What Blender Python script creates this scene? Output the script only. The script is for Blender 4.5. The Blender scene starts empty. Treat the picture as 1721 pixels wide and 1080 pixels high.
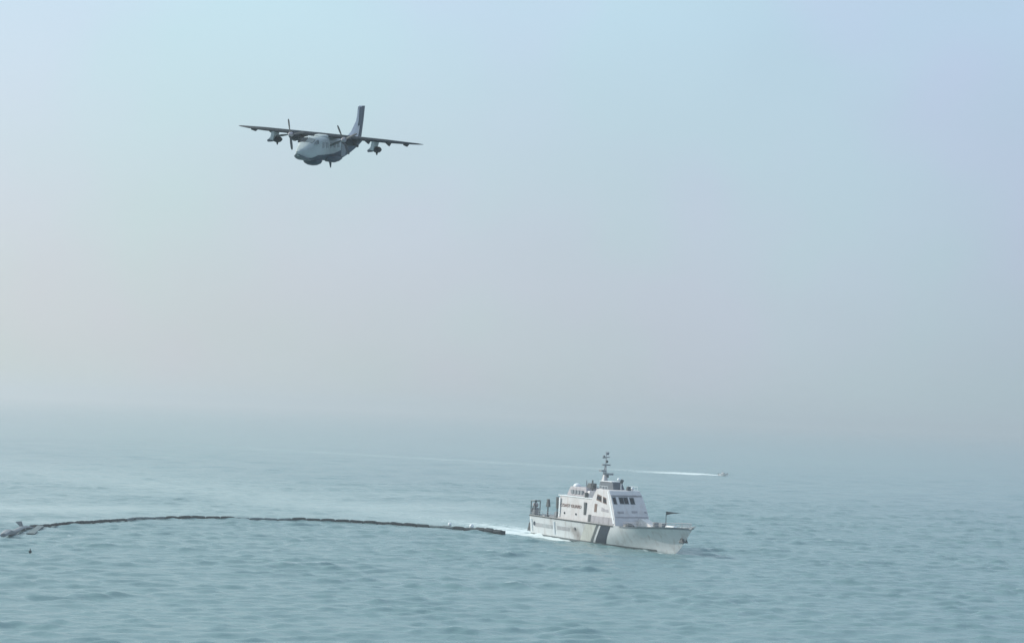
import bpy, bmesh, math, random
import numpy as np
from mathutils import Vector, Matrix, Euler
PI = math.pi
rnd = random.Random(7)
scene = bpy.context.scene
COL = scene.collection

# ------------------------------------------------------------------ camera
FPX, CAM_H, HORIZON_Y, ROLL = 3300.0, 23.5, 693.0, math.radians(2.2)
pitch = math.atan((HORIZON_Y - 540) / FPX)
fwd = Vector((0, math.cos(pitch), math.sin(pitch)))
right = Vector((1, 0, 0)); up = right.cross(fwd)
r2 = right * math.cos(ROLL) + up * math.sin(ROLL)
u2 = -right * math.sin(ROLL) + up * math.cos(ROLL)
cd = bpy.data.cameras.new("camera"); cam = bpy.data.objects.new("camera", cd); COL.objects.link(cam)
cd.sensor_width = 36.0; cd.lens = 36.0 * FPX / 1721.0
cd.clip_start = 0.5; cd.clip_end = 60000
cam.matrix_world = Matrix(((r2.x, u2.x, -fwd.x, 0), (r2.y, u2.y, -fwd.y, 0), (r2.z, u2.z, -fwd.z, CAM_H), (0, 0, 0, 1)))
scene.camera = cam

# ------------------------------------------------------------------ light
SUN_DIR = Vector((-0.78, 0.34, 0.52)).normalized()          # towards the sun
sun_el = math.asin(SUN_DIR.z); sun_az = math.atan2(SUN_DIR.x, SUN_DIR.y)
w = bpy.data.worlds.new("World"); scene.world = w; w.use_nodes = True
nt = w.node_tree; N = nt.nodes; L = nt.links
for n in list(N): N.remove(n)
out = N.new("ShaderNodeOutputWorld"); bg = N.new("ShaderNodeBackground"); bg.inputs[1].default_value = 0.1
sky = N.new("ShaderNodeTexSky"); sky.sky_type = 'NISHITA'; sky.sun_disc = False
sky.sun_elevation = sun_el; sky.sun_rotation = sun_az
sky.dust_density = 3.0; sky.air_density = 1.0; sky.ozone_density = 1.0
# a thin, pale veil of cloud over the blue: slightly brighter on the sun's side
tc = N.new("ShaderNodeTexCoord"); sep = N.new("ShaderNodeSeparateXYZ"); L.new(tc.outputs["Generated"], sep.inputs[0])
dot = N.new("ShaderNodeVectorMath"); dot.operation = 'DOT_PRODUCT'
dot.inputs[1].default_value = tuple(SUN_DIR); L.new(tc.outputs["Generated"], dot.inputs[0])
mr = N.new("ShaderNodeMapRange"); mr.inputs[1].default_value = -0.1; mr.inputs[2].default_value = 1.0
L.new(dot.outputs["Value"], mr.inputs[0])
veil = N.new("ShaderNodeMix"); veil.data_type = 'RGBA'                 # high part
veil.inputs["A"].default_value = (4.3, 5.6, 8.0, 1); veil.inputs["B"].default_value = (7.0, 9.4, 9.9, 1)
low = N.new("ShaderNodeMix"); low.data_type = 'RGBA'                   # dusty air low over the sea
low.inputs["A"].default_value = (3.4, 4.75, 6.0, 1); low.inputs["B"].default_value = (8.3, 8.2, 7.3, 1)
L.new(mr.outputs[0], veil.inputs["Factor"]); L.new(mr.outputs[0], low.inputs["Factor"])
el = N.new("ShaderNodeMapRange"); el.inputs[1].default_value = 0.0; el.inputs[2].default_value = 0.20; L.new(sep.outputs[2], el.inputs[0])
vm = N.new("ShaderNodeMix"); vm.data_type = 'RGBA'
L.new(el.outputs[0], vm.inputs["Factor"]); L.new(low.outputs["Result"], vm.inputs["A"]); L.new(veil.outputs["Result"], vm.inputs["B"])
# very faint cream-green and rose tints where the cloud veil thickens
tn = N.new("ShaderNodeTexNoise"); tn.inputs["Scale"].default_value = 9.0; tn.inputs["Detail"].default_value = 2; L.new(tc.outputs["Generated"], tn.inputs["Vector"])
tm = N.new("ShaderNodeMapRange"); tm.inputs[1].default_value = 0.38; tm.inputs[2].default_value = 0.62; L.new(tn.outputs["Fac"], tm.inputs[0])
tcol = N.new("ShaderNodeMix"); tcol.data_type = 'RGBA'; tcol.inputs["A"].default_value = (1.032, 0.980, 1.006, 1); tcol.inputs["B"].default_value = (0.978, 1.020, 0.980, 1)
L.new(tm.outputs[0], tcol.inputs["Factor"])
tv = N.new("ShaderNodeMix"); tv.data_type = 'RGBA'; tv.blend_type = 'MULTIPLY'; tv.inputs["Factor"].default_value = 1.0
L.new(vm.outputs["Result"], tv.inputs["A"]); L.new(tcol.outputs["Result"], tv.inputs["B"])
veil = tv
mp = N.new("ShaderNodeMapping"); mp.inputs["Scale"].default_value = (1, 1, 1.8); L.new(tc.outputs["Generated"], mp.inputs[0])
noi = N.new("ShaderNodeTexNoise"); noi.inputs["Scale"].default_value = 5.5; noi.inputs["Detail"].default_value = 3
noi.inputs["Roughness"].default_value = 0.45; L.new(mp.outputs[0], noi.inputs["Vector"])
cr = N.new("ShaderNodeMapRange"); cr.inputs[1].default_value = 0.3; cr.inputs[2].default_value = 0.7
cr.inputs[3].default_value = 0.86; cr.inputs[4].default_value = 0.96; L.new(noi.outputs["Fac"], cr.inputs[0])
mx = N.new("ShaderNodeMix"); mx.data_type = 'RGBA'
L.new(cr.outputs[0], mx.inputs["Factor"]); L.new(sky.outputs[0], mx.inputs["A"]); L.new(veil.outputs["Result"], mx.inputs["B"])
L.new(mx.outputs["Result"], bg.inputs[0]); L.new(bg.outputs[0], out.inputs[0])

sd = bpy.data.lights.new("sun", 'SUN'); sd.energy = 4.0; sd.angle = math.radians(1.0); sd.color = (1.0, 0.94, 0.87)
so = bpy.data.objects.new("sun", sd); COL.objects.link(so); so.rotation_euler = SUN_DIR.to_track_quat('Z', 'Y').to_euler()

scene.view_settings.view_transform = 'Standard'; scene.view_settings.look = 'None'
scene.view_settings.exposure = 0.0; scene.view_settings.gamma = 1.0; scene.view_settings.use_curve_mapping = False
scene.render.engine = 'CYCLES'
scene.cycles.volume_bounces = 4; scene.cycles.max_bounces = 6; scene.cycles.transparent_max_bounces = 8

# ------------------------------------------------------------------ materials
def mat(name, col, rough=0.5, metal=0.0, vary=0.12, scale=1.5, bump=0.0, stain=None, stain_amt=0.0, spec=0.5, stretch=(1, 1, 1)):
    m = bpy.data.materials.new(name); m.use_nodes = True
    t = m.node_tree; n = t.nodes; l = t.links
    b = n["Principled BSDF"]; b.inputs["Roughness"].default_value = rough; b.inputs["Metallic"].default_value = metal
    b.inputs["Specular IOR Level"].default_value = spec
    c = n.new("ShaderNodeTexCoord"); mp = n.new("ShaderNodeMapping"); mp.inputs["Scale"].default_value = stretch
    l.new(c.outputs["Object"], mp.inputs[0])
    no = n.new("ShaderNodeTexNoise"); no.inputs["Scale"].default_value = scale; no.inputs["Detail"].default_value = 5
    l.new(mp.outputs[0], no.inputs["Vector"])
    mr = n.new("ShaderNodeMapRange"); mr.inputs[1].default_value = 0.3; mr.inputs[2].default_value = 0.7
    mr.inputs[3].default_value = 1 - vary; mr.inputs[4].default_value = 1 + vary; l.new(no.outputs["Fac"], mr.inputs[0])
    mul = n.new("ShaderNodeVectorMath"); mul.operation = 'SCALE'; mul.inputs[0].default_value = col
    l.new(mr.outputs[0], mul.inputs["Scale"]); src = mul.outputs[0]
    if stain:
        n2 = n.new("ShaderNodeTexNoise"); n2.inputs["Scale"].default_value = 0.9; n2.inputs["Detail"].default_value = 6
        mp2 = n.new("ShaderNodeMapping"); mp2.inputs["Scale"].default_value = (1.2, 1.2, 0.28); mp2.inputs["Location"].default_value = (3, 1, 5)
        l.new(c.outputs["Object"], mp2.inputs[0]); l.new(mp2.outputs[0], n2.inputs["Vector"])
        m2 = n.new("ShaderNodeMapRange"); m2.inputs[1].default_value = 0.52; m2.inputs[2].default_value = 0.75
        m2.inputs[4].default_value = stain_amt; l.new(n2.outputs["Fac"], m2.inputs[0])
        x = n.new("ShaderNodeMix"); x.data_type = 'RGBA'; x.inputs["B"].default_value = (*stain, 1)
        l.new(m2.outputs[0], x.inputs["Factor"]); l.new(src, x.inputs["A"]); src = x.outputs["Result"]
    l.new(src, b.inputs["Base Color"])
    if bump:
        bp = n.new("ShaderNodeBump"); bp.inputs["Strength"].default_value = bump; bp.inputs["Distance"].default_value = 0.05
        l.new(no.outputs["Fac"], bp.inputs["Height"]); l.new(bp.outputs[0], b.inputs["Normal"])
    return m

M = {}
M['hull_white'] = mat('hull_white', (0.55, 0.57, 0.575), 0.4, vary=0.07, scale=0.5, bump=0.15, stain=(0.27, 0.22, 0.19), stain_amt=0.5)
def smudge(m, x0, lean, z0, wd, col, amt):
    # a greyish exhaust smudge running down and forward on the ship's side, broken by noise
    t = m.node_tree; n = t.nodes; l = t.links; b = n["Principled BSDF"]; old = b.inputs["Base Color"].links[0].from_socket
    c = n.new("ShaderNodeTexCoord"); sp = n.new("ShaderNodeSeparateXYZ"); l.new(c.outputs["Object"], sp.inputs[0])
    def mth(op, a, b_=None, clamp=False):
        q = n.new("ShaderNodeMath"); q.operation = op; q.use_clamp = clamp
        for i, v in enumerate((a, b_)):
            if v is None: continue
            if isinstance(v, (int, float)): q.inputs[i].default_value = v
            else: l.new(v, q.inputs[i])
        return q.outputs[0]
    ctr = mth('ADD', mth('MULTIPLY', mth('SUBTRACT', z0, sp.outputs[2]), lean), x0)
    d = mth('DIVIDE', mth('SUBTRACT', sp.outputs[0], ctr), wd)
    g = mth('POWER', 2.718, mth('MULTIPLY', mth('MULTIPLY', d, d), -1.0))
    zz = mth('SUBTRACT', z0, sp.outputs[2]); zm = mth('MULTIPLY', zz, 1.6, True)
    no = n.new("ShaderNodeTexNoise"); no.inputs["Scale"].default_value = 1.6; no.inputs["Detail"].default_value = 5; l.new(c.outputs["Object"], no.inputs["Vector"])
    k = mth('MULTIPLY', mth('MULTIPLY', g, zm), mth('MULTIPLY', mth('ADD', no.outputs["Fac"], .25), amt), True)
    x = n.new("ShaderNodeMix"); x.data_type = 'RGBA'; x.inputs["B"].default_value = (*col, 1)
    l.new(k, x.inputs["Factor"]); l.new(old, x.inputs["A"]); l.new(x.outputs["Result"], b.inputs["Base Color"])
smudge(M['hull_white'], 17.2, 1.1, 2.9, 1.9, (0.20, 0.17, 0.155), 1.1)
M['house_white'] = mat('house_white', (0.62, 0.60, 0.60), 0.45, vary=0.07, scale=1.2, bump=0.1, stain=(0.40, 0.30, 0.25), stain_amt=0.4)
M['stripe_slate'] = mat('stripe_slate', (0.032, 0.046, 0.064), 0.65, vary=0.15, scale=2, spec=0.15)
M['stripe_grey'] = mat('stripe_grey', (0.08, 0.095, 0.10), 0.5, vary=0.15, scale=2)
M['dark_rubber'] = mat('dark_rubber', (0.05, 0.055, 0.055), 0.8)
M['dark_metal'] = mat('dark_metal', (0.06, 0.07, 0.075), 0.5, vary=0.25)
M['mid_grey'] = mat('mid_grey', (0.20, 0.22, 0.24), 0.55, vary=0.15)
M['slate_block'] = mat('slate_block', (0.08, 0.10, 0.125), 0.6, vary=0.1)
M['funnel_grey'] = mat('funnel_grey', (0.36, 0.34, 0.36), 0.6, vary=0.1, stain=(0.12, 0.11, 0.12), stain_amt=0.6)
M['deck'] = mat('deck', (0.20, 0.23, 0.22), 0.8, vary=0.15)
M['glass'] = mat('glass', (0.008, 0.012, 0.02), 0.15, vary=0.05, spec=0.25)
M['brown_trim'] = mat('brown_trim', (0.17, 0.11, 0.085), 0.6, vary=0.2)
M['letter_red'] = mat('letter_red', (0.24, 0.15, 0.13), 0.6, vary=0.2)
M['letter_grey'] = mat('letter_grey', (0.20, 0.23, 0.25), 0.6, vary=0.2)
M['cream_paint'] = mat('cream_paint', (0.50, 0.505, 0.46), 0.5, vary=0.12, scale=0.7, bump=0.1, stain=(0.25, 0.20, 0.17), stain_amt=0.6)
M['rust'] = mat('rust', (0.28, 0.21, 0.18), 0.9, vary=0.3, scale=3)
M['white_gloss'] = mat('white_gloss', (0.82, 0.84, 0.85), 0.35, vary=0.03)
M['boom_black'] = mat('boom_black', (0.016, 0.027, 0.034), 0.75, vary=0.3, scale=2, bump=0.3, spec=0.2)
M['boom_grey'] = mat('boom_grey', (0.13, 0.17, 0.18), 0.75, vary=0.3, scale=2, bump=0.3, spec=0.2)
M['boom_mid'] = mat('boom_mid', (0.025, 0.04, 0.046), 0.75, vary=0.3, scale=2, bump=0.3, spec=0.2)
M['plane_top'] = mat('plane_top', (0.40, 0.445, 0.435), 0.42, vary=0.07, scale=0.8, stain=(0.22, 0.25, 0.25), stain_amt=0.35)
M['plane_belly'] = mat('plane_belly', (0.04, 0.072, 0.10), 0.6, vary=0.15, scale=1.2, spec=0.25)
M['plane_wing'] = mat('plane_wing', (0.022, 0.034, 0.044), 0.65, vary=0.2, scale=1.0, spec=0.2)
M['plane_window'] = mat('plane_window', (0.15, 0.18, 0.19), 0.25, vary=0.05)
M['panel_grey'] = mat('panel_grey', (0.33, 0.36, 0.37), 0.6)
M['plane_fin'] = mat('plane_fin', (0.72, 0.70, 0.73), 0.5, vary=0.08)
M['plane_fin_dark'] = mat('plane_fin_dark', (0.11, 0.13, 0.155), 0.6, vary=0.15, spec=0.3)

# ------------------------------------------------------------------ helpers
class MB:
    def __init__(s): s.v = []; s.f = []
    def add(s, vs, fs):
        o = len(s.v); s.v += [tuple(v) for v in vs]; s.f += [tuple(i + o for i in f) for f in fs]; return s
    def box(s, x0, x1, y0, y1, z0, z1, top=None):
        t = top or (0, 0, 0, 0)         # inset of the top: front(+x), back, -y, +y
        vs = [(x0, y0, z0), (x1, y0, z0), (x1, y1, z0), (x0, y1, z0),
              (x0 + t[1], y0 + t[2], z1), (x1 - t[0], y0 + t[2], z1), (x1 - t[0], y1 - t[3], z1), (x0 + t[1], y1 - t[3], z1)]
        return s.add(vs, [(3, 2, 1, 0), (4, 5, 6, 7), (0, 1, 5, 4), (1, 2, 6, 5), (2, 3, 7, 6), (3, 0, 4, 7)])
    def tube(s, a, b, r0, r1=None, n=8, cap=True):
        a = Vector(a); b = Vector(b); r1 = r0 if r1 is None else r1
        d = (b - a).normalized(); q = Vector((0, 0, 1)) if abs(d.z) < .9 else Vector((1, 0, 0))
        e = d.cross(q).normalized(); g = d.cross(e)
        vs = []
        for p, r in ((a, r0), (b, r1)):
            for i in range(n):
                t = 2 * PI * i / n; vs.append(p + e * math.cos(t) * r + g * math.sin(t) * r)
        fs = [(i, (i + 1) % n, n + (i + 1) % n, n + i) for i in range(n)]
        if cap: fs += [tuple(range(n))[::-1], tuple(range(n, 2 * n))]
        return s.add(vs, fs)
    def loft(s, rings, cap=True):
        n = len(rings[0]); vs = [v for r in rings for v in r]; fs = []
        for k in range(len(rings) - 1):
            for i in range(n):
                j = (i + 1) % n; fs.append((k * n + i, k * n + j, (k + 1) * n + j, (k + 1) * n + i))
        if cap: fs += [tuple(range(n))[::-1], tuple(range((len(rings) - 1) * n, len(rings) * n))]
        return s.add(vs, fs)
    def ball(s, c, r, n=10, m=6, sz=1.0, z0=-1.0, sx=1.0):
        rings = []
        for k in range(m + 1):
            a = math.asin(z0) + (PI / 2 - math.asin(z0)) * k / m
            rr = max(math.cos(a), 0.01) * r
            rings.append([(c[0] + sx * rr * math.cos(2 * PI * i / n), c[1] + rr * math.sin(2 * PI * i / n), c[2] + r * sz * math.sin(a)) for i in range(n)])
        return s.loft(rings)
    def grid(s, pts, closed=False):
        R, C = len(pts), len(pts[0]); vs = [p for r in pts for p in r]
        fs = [(i * C + j, i * C + j + 1, (i + 1) * C + j + 1, (i + 1) * C + j) for i in range(R - 1) for j in range(C - 1)]
        return s.add(vs, fs)
    def build(s, name, m, parent=None, smooth=False, bevel=0.0, label=None):
        me = bpy.data.meshes.new(name); me.from_pydata(s.v, [], s.f)
        bm = bmesh.new(); bm.from_mesh(me); bmesh.ops.recalc_face_normals(bm, faces=bm.faces)
        if bevel: bmesh.ops.bevel(bm, geom=list(bm.edges), offset=bevel, segments=2, affect='EDGES', profile=0.6)
        bm.to_mesh(me); bm.free()
        me.materials.append(m if not isinstance(m, str) else M[m])
        if smooth:
            me.polygons.foreach_set('use_smooth', [True] * len(me.polygons))
            try: me.set_sharp_from_angle(angle=math.radians(40))
            except Exception: pass
        o = bpy.data.objects.new(name, me); COL.objects.link(o)
        if parent: o.parent = parent
        if label: o['label'] = label
        return o

def thing(name, label, cat, loc=(0, 0, 0), rot=(0, 0, 0), group=None):
    o = bpy.data.objects.new(name, None); COL.objects.link(o); o.empty_display_size = 1
    o.location = loc; o.rotation_euler = rot; o['label'] = label; o['category'] = cat
    if group: o['group'] = group
    return o

def text_mesh(name, body, size, m, parent, mtx, depth=0.02):
    cu = bpy.data.curves.new(name, 'FONT'); cu.body = body; cu.size = size; cu.extrude = depth; cu.align_x = 'CENTER'; cu.align_y = 'CENTER'
    cu.offset = 0.012
    tmp = bpy.data.objects.new(name, cu); COL.objects.link(tmp)
    dg = bpy.context.evaluated_depsgraph_get(); me = bpy.data.meshes.new_from_object(tmp.evaluated_get(dg))
    bpy.data.objects.remove(tmp); me.transform(mtx); me.materials.clear(); me.materials.append(M[m])
    o = bpy.data.objects.new(name, me); COL.objects.link(o); o.parent = parent; return o

def mesh_np(name, V, F, m, smooth=True, parent=None):
    me = bpy.data.meshes.new(name)
    me.vertices.add(len(V)); me.vertices.foreach_set('co', V.astype(np.float32).ravel())
    me.loops.add(F.size); me.loops.foreach_set('vertex_index', F.astype(np.int32).ravel())
    me.polygons.add(len(F)); me.polygons.foreach_set('loop_start', np.arange(0, F.size, 4, dtype=np.int32))
    me.polygons.foreach_set('use_smooth', np.full(len(F), smooth))
    me.update(calc_edges=True); me.materials.append(m)
    o = bpy.data.objects.new(name, me); COL.objects.link(o)
    if parent: o.parent = parent
    return o

# ------------------------------------------------------------------ the sea
SHIP_O = np.array([8.09, 386.25]); TH = math.radians(62.5)
SF = np.array([math.cos(TH), -math.sin(TH)]); SP = np.array([math.sin(TH), math.cos(TH)])
rs = np.random.RandomState(11)
WAVES = []
for lo, hi, n, srms in ((14, 34, 10, .022), (6, 14, 22, .055), (2.2, 5.2, 60, .168), (1.2, 2.2, 36, .09)):
    for i in range(n):
        lam = lo * (hi / lo) ** rs.rand(); k = 2 * PI / lam
        ang = math.radians(-78 + rs.randn() * (22 if lam > 5.5 else 30))
        WAVES.append((k * math.cos(ang), k * math.sin(ang), srms * math.sqrt(2.0 / n) / k, rs.rand() * 2 * PI, lam))

def fbm(x, y, sc, seed):
    r = np.random.RandomState(seed); o = np.zeros_like(x)
    for i in range(12):
        a = r.rand() * 2 * PI; k = 2 * PI / sc * (0.5 + 1.6 * r.rand())
        o += np.sin(x * k * math.cos(a) + y * k * math.sin(a) * 1.6 + r.rand() * 7) * r.rand()
    return o / 2.4

def sst(a, b, x):
    t = np.clip((x - a) / (b - a), 0, 1); return t * t * (3 - 2 * t)

BOOM_XY = [(-78.9, 309.9), (-80.6, 323.6), (-82.9, 338.3), (-82.4, 347.3), (-79.7, 358.3), (-75.4, 369.0), (-70.2, 382.9), (-62.5, 391.6), (-53.0, 394.7),
           (-46.5, 397.3), (-39.7, 399.6), (-29.9, 399.6), (-17.5, 394.8), (-10.2, 390.5), (-5.5, 386.6), (-0.2, 379.6)]

def foam_fields(x, y):
    """foam cover 0..1 and slick (calmed, aerated water) 0..1, in world metres"""
    lx = (x - SHIP_O[0]) * SF[0] + (y - SHIP_O[1]) * SF[1]; ly = (x - SHIP_O[0]) * SP[0] + (y - SHIP_O[1]) * SP[1]
    back = -lx
    curve = ly - 0.0006 * np.clip(back, 0, None) ** 2 * -1.0
    hw = 3.2 + 0.055 * np.clip(back, 0, 400)
    foam = np.exp(-(curve / hw) ** 2 * 1.3) * sst(-2, 3, back) * np.exp(-np.clip(back, 0, None) / 38.0)
    # two bright edges of the wake
    for s in (-1, 1):
        foam = np.maximum(foam, 0.95 * np.exp(-((ly - s * (3.4 + 0.03 * back)) / 1.3) ** 2) * sst(-1, 4, back) * np.exp(-np.clip(back, 0, None) / 30.0))
    # wash along the hull, starboard quarter
    hw2 = 0.6 + 2.6 * sst(26, -4, lx)
    foam = np.maximum(foam, 1.1 * np.exp(-((ly + 4.4 + 0.9 * sst(24, 0, lx)) / hw2) ** 2) * sst(27, 12, lx) * sst(-26, -4, lx))
    foam = np.maximum(foam, 0.7 * np.exp(-((np.abs(ly) - (48.5 - lx) * 0.22 - 0.3) / 0.5) ** 2) * sst(49, 47, lx) * sst(34, 46, lx))
    foam = np.maximum(foam, .62 * np.exp(-((x + 82.6) / 1.3) ** 2 - ((y - 331) / 4.5) ** 2))
    foam = np.maximum(foam, .5 * np.exp(-((x + 73.4) / .5) ** 2 - ((y - 334) / 1.5) ** 2))
    slick = np.exp(-(curve / (12 + 0.17 * np.clip(back, 0, 400))) ** 2) * sst(0, 20, back) * np.exp(-np.clip(back, 0, None) / 320.0)
    # water sheltered and smoothed behind the boom
    by_ = np.interp(x, [-140, -82, -70, -55, -30, -5, 10], [352, 352, 383, 396, 401, 388, 380])
    slick = np.maximum(slick, (.52 + .22 * fbm(x, y, 90, 21)) * sst(0, 12, y - by_) * sst(235, 60, y - by_) * sst(22, -8, x) * sst(-190, -120, x))
    # distant speedboat wake
    bx, by = 93.0, 844.0; ux, uy = -0.62, 0.785; ux, uy = -0.80, 0.60
    t = (x - bx) * ux + (y - by) * uy; d = (x - bx) * -uy + (y - by) * ux
    f2 = np.exp(-(d / (3.0 + 0.7 * np.clip(t, 0, 32))) ** 2) * sst(-2, 3, t) * (0.05 + 1.1 * np.exp(-(np.clip(t, 0, None) / 33.0) ** 1.5)) * sst(330, 40, t)
    foam = np.maximum(foam, f2 * 1.1)
    return foam, slick, np.exp(-(d / 14.0) ** 2) * sst(0, 40, t) * sst(420, 100, t)

def build_sea():
    th = []
    dense = math.radians(21)
    th = list(np.linspace(-dense, dense, 520))
    a = dense
    st = math.radians(.4); right_side = []
    while a < PI - 0.06:
        a += st; st = min(st * 1.35, math.radians(5)); right_side.append(min(a, PI))
    right_side[-1] = PI
    th = [-q for q in right_side[::-1]] + th + right_side
    th = np.array(th)
    r = [2.0, 30, 80, 130, 160]
    d = 0.38
    while r[-1] < 26000:
        R = r[-1]
        d = 0.42 if R < 470 else 0.42 + (R - 470) * 0.006 if R < 1100 else R * 0.02
        r.append(R + d)
    r = np.array(r)
    RR, TT = np.meshgrid(r, th, indexing='ij')
    X = RR * np.sin(TT); Y = RR * np.cos(TT)
    dth = np.gradient(th); dr = np.gradient(r)
    sp = np.maximum(RR * dth[None, :] * 0.8, dr[:, None])
    foam, slick, fs = foam_fields(X, Y)
    gust = 0.82 + 0.32 * fbm(X, Y, 60, 3) + 0.12 * fbm(X, Y, 17, 5)
    amp = np.clip(gust, 0.35, 1.4) * (1 - 0.62 * np.clip(slick, 0, 1))
    Z = np.zeros_like(X); sel = RR < 2500
    xs, ys, ss = X[sel], Y[sel], sp[sel]; z = np.zeros_like(xs)
    for kx, ky, a_, ph, lam in WAVES:
        z += a_ * np.clip((lam / ss - 2.1) / 2.0, 0, 1) * np.sin(kx * xs + ky * ys + ph)
    Z[sel] = z * amp[sel]
    Z = Z + 0.8 * np.clip(Z, 0, 1) ** 2                      # sharper crests than troughs
    crest = Z > 0; foam = np.maximum(foam, .40 * sst(np.quantile(Z[sel & (RR < 700)], .9965), np.quantile(Z[sel & (RR < 700)], .9998), Z) * (RR < 900))
    V = np.stack([X, Y, Z], -1).reshape(-1, 3)
    nr, nth = X.shape
    idx = np.arange(nr * nth).reshape(nr, nth)
    F = np.stack([idx[:-1, :-1], idx[:-1, 1:], idx[1:, 1:], idx[1:, :-1]], -1).reshape(-1, 4)[:, ::-1]
    m = bpy.data.materials.new('sea_water'); m.use_nodes = True
    t = m.node_tree; n = t.nodes; l = t.links; b = n["Principled BSDF"]
    c = n.new("ShaderNodeTexCoord")
    # patches of clearer and more silted water
    n1 = n.new("ShaderNodeTexNoise"); n1.inputs["Scale"].default_value = 0.012; n1.inputs["Detail"].default_value = 4; l.new(c.outputs["Object"], n1.inputs["Vector"])
    x1 = n.new("ShaderNodeMix"); x1.data_type = 'RGBA'
    x1.inputs["A"].default_value = (0.130, 0.228, 0.245, 1); x1.inputs["B"].default_value = (0.165, 0.272, 0.280, 1)
    l.new(n1.outputs["Fac"], x1.inputs["Factor"])
    fa = n.new("ShaderNodeAttribute"); fa.attribute_name = 'foam'; sa = n.new("ShaderNodeAttribute"); sa.attribute_name = 'slick'
    x2 = n.new("ShaderNodeMix"); x2.data_type = 'RGBA'; x2.inputs["B"].default_value = (0.36, 0.46, 0.45, 1)
    sm = n.new("ShaderNodeMath"); sm.operation = 'MULTIPLY'; sm.inputs[1].default_value = 0.95; l.new(sa.outputs["Fac"], sm.inputs[0])
    l.new(sm.outputs[0], x2.inputs["Factor"]); l.new(x1.outputs["Result"], x2.inputs["A"])
    # broken foam: attribute pushed against noise
    mpf = n.new("ShaderNodeMapping"); mpf.inputs["Scale"].default_value = (1, 1, 1); l.new(c.outputs["Object"], mpf.inputs[0])
    n2 = n.new("ShaderNodeTexNoise"); n2.inputs["Scale"].default_value = 0.55; n2.inputs["Detail"].default_value = 6; n2.inputs["Roughness"].default_value = .65
    l.new(mpf.outputs[0], n2.inputs["Vector"])
    ad = n.new("ShaderNodeMath"); ad.operation = 'ADD'; l.new(fa.outputs["Fac"], ad.inputs[0]); l.new(n2.outputs["Fac"], ad.inputs[1])
    fm = n.new("ShaderNodeMapRange"); fm.interpolation_type = 'SMOOTHSTEP'; fm.inputs[1].default_value = 0.70; fm.inputs[2].default_value = 1.25
    l.new(ad.outputs[0], fm.inputs[0])
    gate = n.new("ShaderNodeMapRange"); gate.inputs[1].default_value = 0.03; gate.inputs[2].default_value = 0.22; l.new(fa.outputs["Fac"], gate.inputs[0])
    fmul = n.new("ShaderNodeMath"); fmul.operation = 'MULTIPLY'; l.new(fm.outputs[0], fmul.inputs[0]); l.new(gate.outputs[0], fmul.inputs[1])
    x3 = n.new("ShaderNodeMix"); x3.data_type = 'RGBA'; x3.inputs["B"].default_value = (0.72, 0.80, 0.80, 1)
    l.new(fmul.outputs[0], x3.inputs["Factor"]); l.new(x2.outputs["Result"], x3.inputs["A"]); l.new(x3.outputs["Result"], b.inputs["Base Color"])
    rr = n.new("ShaderNodeMapRange"); rr.inputs[3].default_value = 0.22; rr.inputs[4].default_value = 0.8; l.new(fmul.outputs[0], rr.inputs[0]); l.new(rr.outputs[0], b.inputs["Roughness"])
    b.inputs["IOR"].default_value = 1.333
    # ripples too small for the mesh
    mpb = n.new("ShaderNodeMapping"); mpb.inputs["Scale"].default_value = (0.55, 1.25, 1); mpb.inputs["Rotation"].default_value = (0, 0, 0.12); l.new(c.outputs["Object"], mpb.inputs[0])
    n3 = n.new("ShaderNodeTexNoise"); n3.inputs["Scale"].default_value = 2.0; n3.inputs["Detail"].default_value = 5; n3.inputs["Roughness"].default_value = .6
    l.new(mpb.outputs[0], n3.inputs["Vector"])
    bp = n.new("ShaderNodeBump"); bp.inputs["Strength"].default_value = 0.5; bp.inputs["Distance"].default_value = 0.2
    l.new(n3.outputs["Fac"], bp.inputs["Height"]); l.new(bp.outputs[0], b.inputs["Normal"])
    o = mesh_np('sea', V, F, m); o['kind'] = 'structure'
    for nm, arr in (('foam', np.clip(foam, 0, 1.2)), ('slick', np.clip(slick + fs * .5, 0, 1))):
        at = o.data.attributes.new(nm, 'FLOAT', 'POINT'); at.data.foreach_set('value', arr.astype(np.float32).ravel())
    return o
build_sea()

# haze: one closed box of pale air around everything
hz = MB().box(-28000, 28000, -28000, 28000, -2.5, 56).build('haze', M['white_gloss']); hz['kind'] = 'stuff'
hm = bpy.data.materials.new('haze_air'); hm.use_nodes = True
for n in list(hm.node_tree.nodes):
    if n.type != 'OUTPUT_MATERIAL': hm.node_tree.nodes.remove(n)
pv = hm.node_tree.nodes.new("ShaderNodeVolumePrincipled"); pv.inputs["Color"].default_value = (0.70, 0.705, 0.72, 1)
pv.inputs["Density"].default_value = 0.00036; pv.inputs["Anisotropy"].default_value = 0.5
hm.node_tree.links.new(pv.outputs[0], hm.node_tree.nodes["Material Output"].inputs["Volume"])
hz.data.materials.clear(); hz.data.materials.append(hm)

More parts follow.
